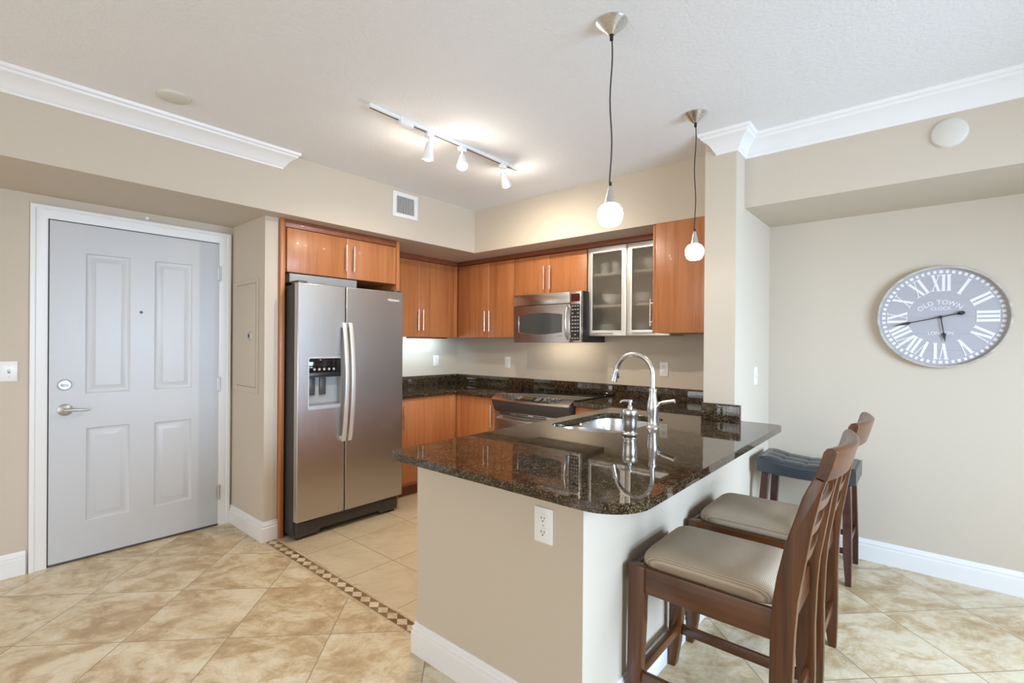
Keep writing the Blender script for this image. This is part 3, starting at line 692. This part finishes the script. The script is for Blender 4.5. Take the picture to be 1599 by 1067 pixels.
# ------------------------------------------------------------------ microwave
MX0, MX1, MYF = -2.902, -2.172, 3.430; MZ0, MZ1 = 1.372, 1.806; XV = -2.283
t = thing('microwave', 'stainless over-the-range microwave with black keypad', 'microwave', (-2.54,YB,MZ0))
MB().box(MX0+.004,MX1-.002,MYF+.03,YB-.001,MZ0+.004,MZ1,.003).build('microwave_body', M['fridge_side'], t)
MB().box(MX0,XV-.002,MYF,MYF+.03,1.706,MZ1-.004,.003).build('vent_panel', M['steel'], t)
wx0, wx1, wz0, wz1 = -2.838, -2.362, 1.462, 1.612
win = [(wx0+.005,wz0),(wx0+.0,wz0+.01),(wx0,wz1-.01),(wx0+.005,wz1)]
wpoly = []
for i in range(13): q = i/12; wpoly.append((wx0+q*(wx1-wx0), wz0-.018*math.sin(math.pi*q)))
for i in range(13): q = 1-i/12; wpoly.append((wx0+q*(wx1-wx0), wz1+.018*math.sin(math.pi*q)))
md = MB().prism([(MX0,MZ0),(XV-.002,MZ0),(XV-.002,1.702),(MX0,1.702)], 'Y', MYF, MYF+.03, holes=[wpoly]).build('microwave_door', M['steel'], t, bevel=.003)
MB().prism(wpoly, 'Y', MYF+.004, MYF+.02).build('door_window', M['mwglass'], md)
b = MB()
b.tube([(-2.300,MYF-.004+.01,1.402),(-2.300,MYF-.020,1.425),(-2.300,MYF-.036,1.50),(-2.300,MYF-.040,1.545),(-2.300,MYF-.036,1.59),(-2.300,MYF-.020,1.665),(-2.300,MYF-.004+.01,1.688)], .0105, 12)
b.build('handle', M['nickel'], md)
area('cooktop_fill', (-2.54, 3.62, MZ0-.006), (0, 1, -.5), .5, .05, 1.3, (1, .88, .70))  # light added under the microwave to brighten the back wall
kp = MB().box(XV,MX1,MYF,MYF+.03,MZ0,MZ1-.004,.003).build('control_panel', M['steel'], t)
MB().box(XV+.014,MX1-.010,MYF-.0015,MYF,1.718,1.782).build('display', M['redplastic'], kp)
MB().box(XV+.014,MX1-.010,MYF-.0015,MYF,1.392,1.695).build('keypad', M['black'], kp)
for r in range(10):
    for c in range(3):
        if (r, c) in ((2,1),(8,0),(8,2)): continue
        z = 1.680-r*.030; x = XV+.031+c*.026
        MB().box(x-.0075,x+.0075,MYF-.0028,MYF-.0014,z-.0042,z+.0042).build('button', M['buttongrey'], kp)
MB().box(-2.42,-2.36,MYF-.0008,MYF,1.427,1.431).build('trim_mark', M['darkgrey'], md)

# ------------------------------------------------------------------ range
RX0, RX1 = -2.902, -2.088; rc = (RX0+RX1)/2; rh = (RX1-RX0)/2
t = thing('range', 'stainless slide-in electric range with black glass cooktop', 'range', (rc,3.5,0))
MB().box(RX0+.004,RX1-.004,3.24,YB-.025,.02,.86,.003).build('range_body', M['fridge_side'], t)
MB().box(RX0-.008,RX1+.008,3.215,YB-.024,ZT+.0005,ZT+.010,.002).build('cooktop', M['blackgloss'], t)
def bow(x): return .038*(1-((x-rc)/rh)**2)
def rloft(pf, n=17, x0=RX0, x1=RX1): return MB().loft([[(x0+(x1-x0)*i/(n-1), y, z) for y, z in pf(bow(x0+(x1-x0)*i/(n-1)))] for i in range(n)])
cp = rloft(lambda w: [(3.225,.870),(3.225,.919),(3.215,.921),(3.142-w,.884),(3.136-w,.876),(3.140-w,.868)]).build('control_panel', M['steel'], t)
rloft(lambda w: [(3.225,.772),(3.225,.867),(3.142-w,.866),(3.150-w*.9,.83),(3.172-w*.7,.79),(3.185-w*.6,.772)]).build('front_band', M['darkgrey'], t)
rloft(lambda w: [(3.22,.748),(3.22,.768),(3.175,.768),(3.175,.748)], 3).build('vent_trim', M['steel'], t)
b = MB()
for k in range(4): x = RX0+.06+k*.19; b.box(x,x+.13,3.1735,3.176,.754,.762)
b.build('vent_slots', M['slot'], t)
od = MB().prism([(RX0+.004,.20),(RX1-.004,.20),(RX1-.004,.742),(RX0+.004,.742)], 'Y', 3.175, 3.23, holes=[rrect(RX0+.12,RX1-.12,.33,.62,.03,5)]).build('oven_door', M['steel'], t, bevel=.004)
MB().prism(rrect(RX0+.12,RX1-.12,.33,.62,.03,5), 'Y', 3.180, 3.20).build('oven_window', M['blackgloss'], od)
pts = [(RX0+.05,3.178,.712),(RX0+.06,3.15,.714)]+[(RX0+.07+(RX1-RX0-.14)*i/12, 3.140-.035*math.sin(math.pi*i/12), .716) for i in range(13)]+[(RX1-.06,3.15,.714),(RX1-.05,3.178,.712)]
MB().tube(pts, .013, 12).build('handle', M['nickel'], od)
MB().box(RX0+.004,RX1-.004,3.175,3.23,.04,.19,.004).build('storage_drawer', M['steel'], t)
slope = Vector((0,-(.921-.884),.0)); n = Vector((0,-.037,.073)).normalized()
def cpt(x, s): w = bow(x); return Vector((x, 3.215+(3.142-w-3.215)*s, .921+(.884-.921)*s))
for x in (-2.775,-2.695,-2.300,-2.225):
    p = cpt(x,.45); nn = Vector((0,.037,.073+bow(x))).normalized(); nn = Vector((0,-.037,(.073+bow(x)))).normalized()
    kb = MB().lathe([(0,0),(.021,0),(.021,.006),(.018,.008),(.0165,.024),(0,.025)], p-nn*.001, 24, nn).build('knob', M['darkgrey'], cp)
    MB().lathe([(.0135,.0245),(.0135,.0262),(0,.0268)], p-nn*.001, 24, nn).build('knob_cap', M['chrome'], kb)
def slanted(x0, x1, s0, s1, h, name, mat, par):
    a, bb, c, e = cpt(x0,s0), cpt(x1,s0), cpt(x1,s1), cpt(x0,s1); k = Vector((0,-.4,1)).normalized()*h
    MB().loft([[a,bb,c,e],[a+k,bb+k,c+k,e+k]]).build(name, mat, par)
slanted(-2.62,-2.37,.2,.85,.0025,'display_panel',M['black'],cp)
slanted(-2.575,-2.455,.3,.65,.004,'display',M['screen'],cp)
for k in range(3):
    for r in range(3):
        slanted(-2.613+k*.012,-2.604+k*.012,.28+r*.17,.38+r*.17,.004,'button',M['grey'],cp)
        slanted(-2.425+k*.016,-2.414+k*.016,.28+r*.17,.38+r*.17,.004,'button',M['grey'],cp)

# ------------------------------------------------------------------ track light
TX = -2.235; ty0, ty1 = 1.448, 2.690
t = thing('track_light', 'white ceiling track light with three lit spot heads', 'track light', (TX,2.07,ZC))
b = MB(); b.box(TX-.018,TX+.018,ty0,ty1,ZC-.020,ZC,.002); b.build('track', M['white'], t)
MB().box(TX-.004,TX+.004,ty0+.01,ty1-.03,ZC-.0215,ZC-.0195).build('track_slot', M['darkgrey'], t)
MB().box(TX-.024,TX+.024,1.640,1.730,ZC-.040,ZC,.003).build('power_feed', M['white'], t)
for y, tilt in ((1.862,(-.50,.10)),(2.127,(.75,-.40)),(2.515,(-.15,.60))):
    hd = MB(); hd.box(TX-.016,TX+.016,y-.026,y+.026,ZC-.046,ZC-.019,.003); hd.cyl((TX,y,ZC-.046),(TX,y,ZC-.088),.006)
    hd = hd.build('lamp_head', M['white'], t)
    dv = Vector((tilt[0]*.6,tilt[1],-1)).normalized(); c = Vector((TX,y,ZC-.075))
    MB().lathe([(0,0),(.017,0),(.019,.02),(.031,.075),(.034,.095),(.031,.095),(.026,.075),(0,.070)], c, 24, dv).build('lamp_shade', M['white'], hd)
    MB().lathe([(0,.104),(.018,.102),(.029,.092),(.029,.080)], c, 24, dv).build('bulb', M['bulb'], hd)
    l = bpy.data.lights.new('spot_lamp', 'SPOT'); l.energy = 42; l.spot_size = 2.65; l.spot_blend = .8; l.color = (1,.87,.68); l.shadow_soft_size = .02
    g = bpy.data.lights.new('halogen_glow', 'POINT'); g.energy = 3.2; g.color = (1,.90,.76); g.shadow_soft_size = .02
    o = bpy.data.objects.new('halogen_glow', g); COL.objects.link(o); o.location = c+dv*.122
    o = bpy.data.objects.new('spot_lamp', l); COL.objects.link(o); o.location = c+dv*.112; o.rotation_euler = dv.to_track_quat('-Z','Y').to_euler()
# ------------------------------------------------------------------ pendants
def pendant(label, x, y):
    t = thing('pendant_lamp', label, 'pendant lamp', (x,y,ZC))
    MB().lathe([(0,.0),(.062,0),(.062,-.003),(.058,-.008),(.010,-.050),(0,-.050)], (x,y,ZC), 40).build('canopy', M['nickel'], t)
    pts = []
    for i in range(15):
        q = i/14; pts.append((x+.003*math.sin(q*11), y+.003*math.sin(q*9+1), ZC-.055-q*(ZC-.055-1.985)))
    b = MB().tube(pts, .0028, 8); b.cyl((x,y,ZC-.070),(x,y,ZC-.046),.007); b.cyl((x,y,1.974),(x,y,1.995),.0055); b.build('cord', M['cord'], t)
    MB().lathe([(0,.068),(.007,.068),(.009,.060),(.022,.0),(0,.0)], (x,y,1.910), 32).build('cone_holder', M['nickel'], t)
    MB().lathe([(0,1.911),(.022,1.911),(.036,1.903),(.046,1.889),(.0495,1.870),(.047,1.851),(.039,1.834),(.030,1.826),(.027,1.827),(.030,1.832),(0,1.838)], (x,y,0), 40).build('globe_shade', M['globe'], t)
    l = bpy.data.lights.new('pendant_bulb', 'POINT'); l.energy = .7; l.color = (1,.86,.68); l.shadow_soft_size = .05
    o = bpy.data.objects.new('pendant_bulb', l); COL.objects.link(o); o.location = (x,y,1.775)
pendant('pendant lamp with lit white globe over the near end of peninsula', -.940, 1.690)
pendant('pendant lamp with lit white globe beside the column at far end', -.960, 2.655)

# ------------------------------------------------------------------ clock
cx, cz, yf = .068, 1.537, YB
t = thing('wall_clock', 'round grey clock with white roman numerals on right wall', 'clock', (cx,YB,cz))
MB().lathe([(.270,0),(.300,0),(.300,.038),(.297,.042),(.290,.042),(.287,.038),(.287,.012),(.270,.012)], (cx,yf,cz), 72, (0,-1,0)).build('clock_rim', M['whitewash'], t)
YF = yf-.014
MB().lathe([(0,0),(.288,0),(.288,.014),(0,.014)], (cx,yf,cz), 72, (0,-1,0)).build('clock_dial', M['clockface'], t)
b = MB()
for k in range(-2, 3):
    z = cz+k*.098; hw = math.sqrt(.286**2-(z-cz)**2); b.box(cx-hw,cx+hw,YF-.0004,YF+.001,z-.0008,z+.0008)
b.build('board_lines', M['grey'], t)
def radial(r, a): return Matrix.Translation((cx,YF,cz)) @ Matrix.Rotation(a,4,'Y') @ Matrix.Translation((0,0,r))
def stroke(b, m, x0, x1, w, z0=0, z1=.092, f=-.0012):   # slanted bar from (x0,z0) to (x1,z1)
    b.prism([(x0-w/2,z0),(x0+w/2,z0),(x1+w/2,z1),(x1-w/2,z1)], 'Y', f, .0004, mat=m)
def serif(b, m, x, w, z): b.box(x-w/2,x+w/2,-.0019,.0003,z-.002,z+.002,mat=m)
NUM = ['XII','I','II','III','IV','V','VI','VII','VIII','IX','X','XI']
WID = {'I': .024, 'V': .046, 'X': .046}
for k, s in enumerate(NUM):
    m = radial(.155, math.radians(30*k)); tot = sum(WID[c] for c in s); sc = min(1, .125/tot); x = -tot*sc/2; b = MB()
    for c in s:
        w = WID[c]*sc; xc = x+w/2; x += w
        if c == 'I': stroke(b,m,xc,xc,.0145*sc); serif(b,m,xc,.021*sc,0); serif(b,m,xc,.021*sc,.092)
        elif c == 'V': stroke(b,m,xc,xc-.014*sc,.0135*sc); stroke(b,m,xc,xc+.015*sc,.0045,f=-.0016); serif(b,m,xc-.014*sc,.022*sc,.092); serif(b,m,xc+.015*sc,.012*sc,.092)
        else: stroke(b,m,xc+.014*sc,xc-.014*sc,.0135*sc); stroke(b,m,xc-.014*sc,xc+.014*sc,.0045,f=-.0016); [serif(b,m,xc+q*.014*sc,.020*sc,z) for q in (-1,1) for z in (0,.092)]
    b.build('numeral', M['clockwhite'], t)
b = MB()
for k in range(60):
    m = radial(.258, math.radians(6*k)); hw = .0068 if k % 5 else .0085
    b.box(-hw,hw,-.0012,.0004,0,.017,mat=m)
b.build('minute_track', M['clockwhite'], t)
word = 'OLD TOWN'; b = MB()
for ch, a in zip(word, (-43,-31.5,-20.5,0,-3.5,8,22.5,38)):
    if ch == ' ': continue
    b.mesh(text_mesh(ch, .037), Matrix.Translation((cx,YF-.0005,cz-.045)) @ Matrix.Rotation(math.radians(a),4,'Y') @ Matrix.Translation((0,0,.132)) @ Matrix.Rotation(math.pi/2,4,'X'))
b.build('lettering', M['clockwhite'], t)
MB().mesh(text_mesh('CLOCK', .027), Matrix.Translation((cx,YF-.0005,cz+.050)) @ Matrix.Rotation(math.pi/2,4,'X')).build('lettering', M['clockwhite'], t)
MB().mesh(text_mesh('LONDON', .026), Matrix.Translation((cx,YF-.0005,cz-.096)) @ Matrix.Rotation(math.pi/2,4,'X')).build('lettering', M['clockwhite'], t)
def hand(a, y, L, tail, spade, name):
    m = Matrix.Translation((cx,y,cz)) @ Matrix.Rotation(math.radians(a),4,'Y'); b = MB(); w = .0030
    b.prism([(-w,-tail),(w,-tail),(w*.8,L*.66),(-w*.8,L*.66)], 'Y', -.001, .001, mat=m)
    b.prism([(-.003,L*.62),(-spade,L*.70),(-spade*.55,L*.78),(0,L),(spade*.55,L*.78),(spade,L*.70),(.003,L*.62)], 'Y', -.001, .001, mat=m)
    if tail > .05: b.prism([(.012*math.cos(q*math.pi/8)*(1), -tail-.006+.017*math.sin(q*math.pi/8)) for q in range(16)], 'Y', -.001, .001, mat=m)
    b.build(name, M['black'], t)
hand(172, YF-.010, .150, .0, .011, 'hour_hand')
hand(257, YF-.014, .225, .085, .010, 'minute_hand')
MB().lathe([(0,.020),(.006,.019),(.009,.014),(.009,0)], (cx,YF,cz), 20, (0,-1,0)).build('hub', M['black'], t)

# ------------------------------------------------------------------ bar stools with backs
DX = .008
def stool():
    y0, y1 = 1.632, 2.056
    t = thing('bar_stool', 'nearest brown wooden bar stool with beige woven seat', 'bar stool', (-.56,1.844,0), 'matching wooden bar stools')
    PT = .036
    fr = [(-.250,.982),(-.279,.918),(-.311,.81),(-.325,.76),(-.345,.664),(-.356,.59),(-.362,.49),(-.364,.33),(-.360,.2),(-.350,.1),(-.334,0)]
    bk = [(-.304,0),(-.301,.1),(-.300,.2),(-.301,.36),(-.296,.5),(-.288,.605),(-.274,.694),(-.254,.823),(-.231,.935),(-.220,.972)]
    post = [(x+DX, z) for x, z in fr[::-1]]+[(x+DX, z) for x, z in bk[::-1]]
    post = [(x+DX, z) for x, z in fr]+[(x+DX, z) for x, z in bk]
    for a in (y0, y1-PT): MB().prism(post, 'Y', a, a+PT, bev=.004).build('back_post', M['stool'], t)
    # top rail, bowed backwards
    def bowed(poly, amp, ya, yb, n=15):
        return MB().loft([[(x+DX+amp*(1-(2*i/(n-1)-1)**2), ya+(yb-ya)*i/(n-1), z) for x, z in poly] for i in range(n)])
    bowed([(-.249,.984),(-.236,1.024),(-.227,1.058),(-.219,1.070),(-.205,1.072),(-.194,1.064),(-.206,1.016),(-.219,.975)], .032, y0-.002, y1+.002).build('top_rail', M['stoolY'], t, bevel=.002)
    for zc, hh, xc in ((.875,.020,-.268),(.785,.020,-.294),(.695,.022,-.312)):
        bowed([(xc-.008-.006,zc-hh),(xc-.008+.006,zc+hh),(xc+.008+.006,zc+hh),(xc+.008-.006,zc-hh)], .022, y0+.034, y1-.034).build('back_slat', M['stoolY'], t, bevel=.002)
    # front legs, slightly sabre shaped
    leg = [(-.836,0),(-.806,0),(-.789,.10),(-.778,.22),(-.772,.36),(-.768,.563),(-.830,.563),(-.832,.3)]
    for a in (y0, y1-.042): MB().prism([(x+DX, z) for x, z in leg], 'Y', a, a+.042, bev=.004).build('front_leg', M['stool'], t)
    for a in (y0+.006, y1-.026): MB().box(-.772+DX,-.352+DX,a,a+.020,.468,.560,.003).build('seat_rail', M['stoolX'], t)
    MB().box(-.824+DX,-.804+DX,y0+.040,y1-.040,.468,.560,.003).build('seat_rail', M['stoolY'], t)
    MB().box(-.340+DX,-.318+DX,y0+.034,y1-.034,.480,.572,.003).build('seat_rail', M['stoolY'], t)
    MB().box(-.80-.012+DX,-.80+.012+DX,y0+.038,y1-.038,.145,.180,.003).build('foot_rest', M['stoolY'], t)
    for a in (y0+.010, y1-.028): MB().box(-.785+DX,-.350+DX,a,a+.018,.140,.180,.003).build('stretcher', M['stoolX'], t)
    MB().box(-.335+DX,-.317+DX,y0+.034,y1-.034,.165,.205,.003).build('stretcher', M['stoolY'], t)
    # cushion: crowned, rounded front corners
    cxm, cym = -.570+DX, (y0+y1)/2; hx, hy = .228, .190
    def ring(s, z, n=56):
        out = []
        for i in range(n):
            a = 2*math.pi*i/n; c, sn = math.cos(a), math.sin(a); e = .22
            out.append((cxm+hx*s[0]*math.copysign(abs(c)**e, c), cym+hy*s[1]*math.copysign(abs(sn)**e, sn), z))
        return out
    secs = [ring((.97,.97),.558), ring((1.0,1.0),.566), ring((1.0,1.0),.580), ring((.985,.98),.594), ring((.94,.93),.607), ring((.86,.84),.617), ring((.74,.70),.625), ring((.55,.5),.631), ring((.30,.28),.634), ring((.04,.04),.635)]
    MB().loft(secs).build('seat_cushion', M['fabric'], t, angle=70)
    return t
s1 = stool()
s2 = copy_tree(s1, (0,.592,0))
s2['label'] = 'farther of the two brown wooden bar stools with beige seats'
# backless saddle stool by the wall
t = thing('saddle_stool', 'backless stool with tufted dark teal leather saddle seat by wall', 'bar stool', (-.55,3.49,0))
sx0, sx1, sy0, sy1 = -.800, -.290, 3.320, 3.665
def zsad(q): return .628+.036*(2*q-1)**2
def top(u, v):
    x = sx0+.012+u*(sx1-sx0-.024); y = sy0+.012+v*(sy1-sy0-.024)
    tu = abs(math.sin(math.pi*u*4)); tv = abs(math.sin(math.pi*v*3))
    tuft = -.016*((1-tu)**2*(1-tv)**2) - .006*max((1-tu)**6, (1-tv)**6)
    edge = min(u,1-u,v,1-v); puff = .020*min(1, edge/.10)**.6
    return (x, y, zsad(u)+puff+tuft*(1 if edge > .06 else 0))
b = MB(); b.grid(57,43,top)
n = 24
b.loft([[(sx0+(sx1-sx0)*i/n, sy0, .565+.012*(2*i/n-1)**2),(sx0+(sx1-sx0)*i/n, sy0, zsad(i/n)-.006),(sx0+(sx1-sx0)*i/n, sy0+.014, zsad(i/n)+.002),(sx0+(sx1-sx0)*i/n, sy1-.014, zsad(i/n)+.002),(sx0+(sx1-sx0)*i/n, sy1, zsad(i/n)-.006),(sx0+(sx1-sx0)*i/n, sy1, .565+.012*(2*i/n-1)**2)] for i in range(n+1)])
seat = b.build('seat', M['leather'], t, angle=60)
for xt, xb, in ((-.755,-.800),(-.335,-.325)):
    for yt, yb in ((3.355,3.340),(3.630,3.716)):
        b = MB(); w = .021
        b.loft([[(xb+(.006 if xb > -.5 else -.0)-w*.75,yb-w*.75,0),(xb-.0+w*.75,yb-w*.75,0),(xb+w*.75,yb+w*.75,0),(xb-w*.75,yb+w*.75,0)],
                [(xb+(xt-xb)*.3-w,yb+(yt-yb)*.3-w,.17),(xb+(xt-xb)*.3+w,yb+(yt-yb)*.3-w,.17),(xb+(xt-xb)*.3+w,yb+(yt-yb)*.3+w,.17),(xb+(xt-xb)*.3-w,yb+(yt-yb)*.3+w,.17)],
                [(xt-w,yt-w,.570),(xt+w,yt-w,.570),(xt+w,yt+w,.570),(xt-w,yt+w,.570)]])
        b.build('leg', M['saddlewood'], t, bevel=.003)
MB().box(-.775,-.335,3.337,3.357,.175,.205,.002).build('stretcher', M['saddlewood'], t)
MB().box(-.775,-.335,3.675,3.695,.175,.205,.002).build('stretcher', M['saddlewood'], t)
MB().box(-.338,-.318,3.36,3.68,.225,.255,.002).build('stretcher', M['saddlewood'], t)
MB().box(-.795,-.775,3.36,3.68,.225,.255,.002).build('stretcher', M['saddlewood'], t)
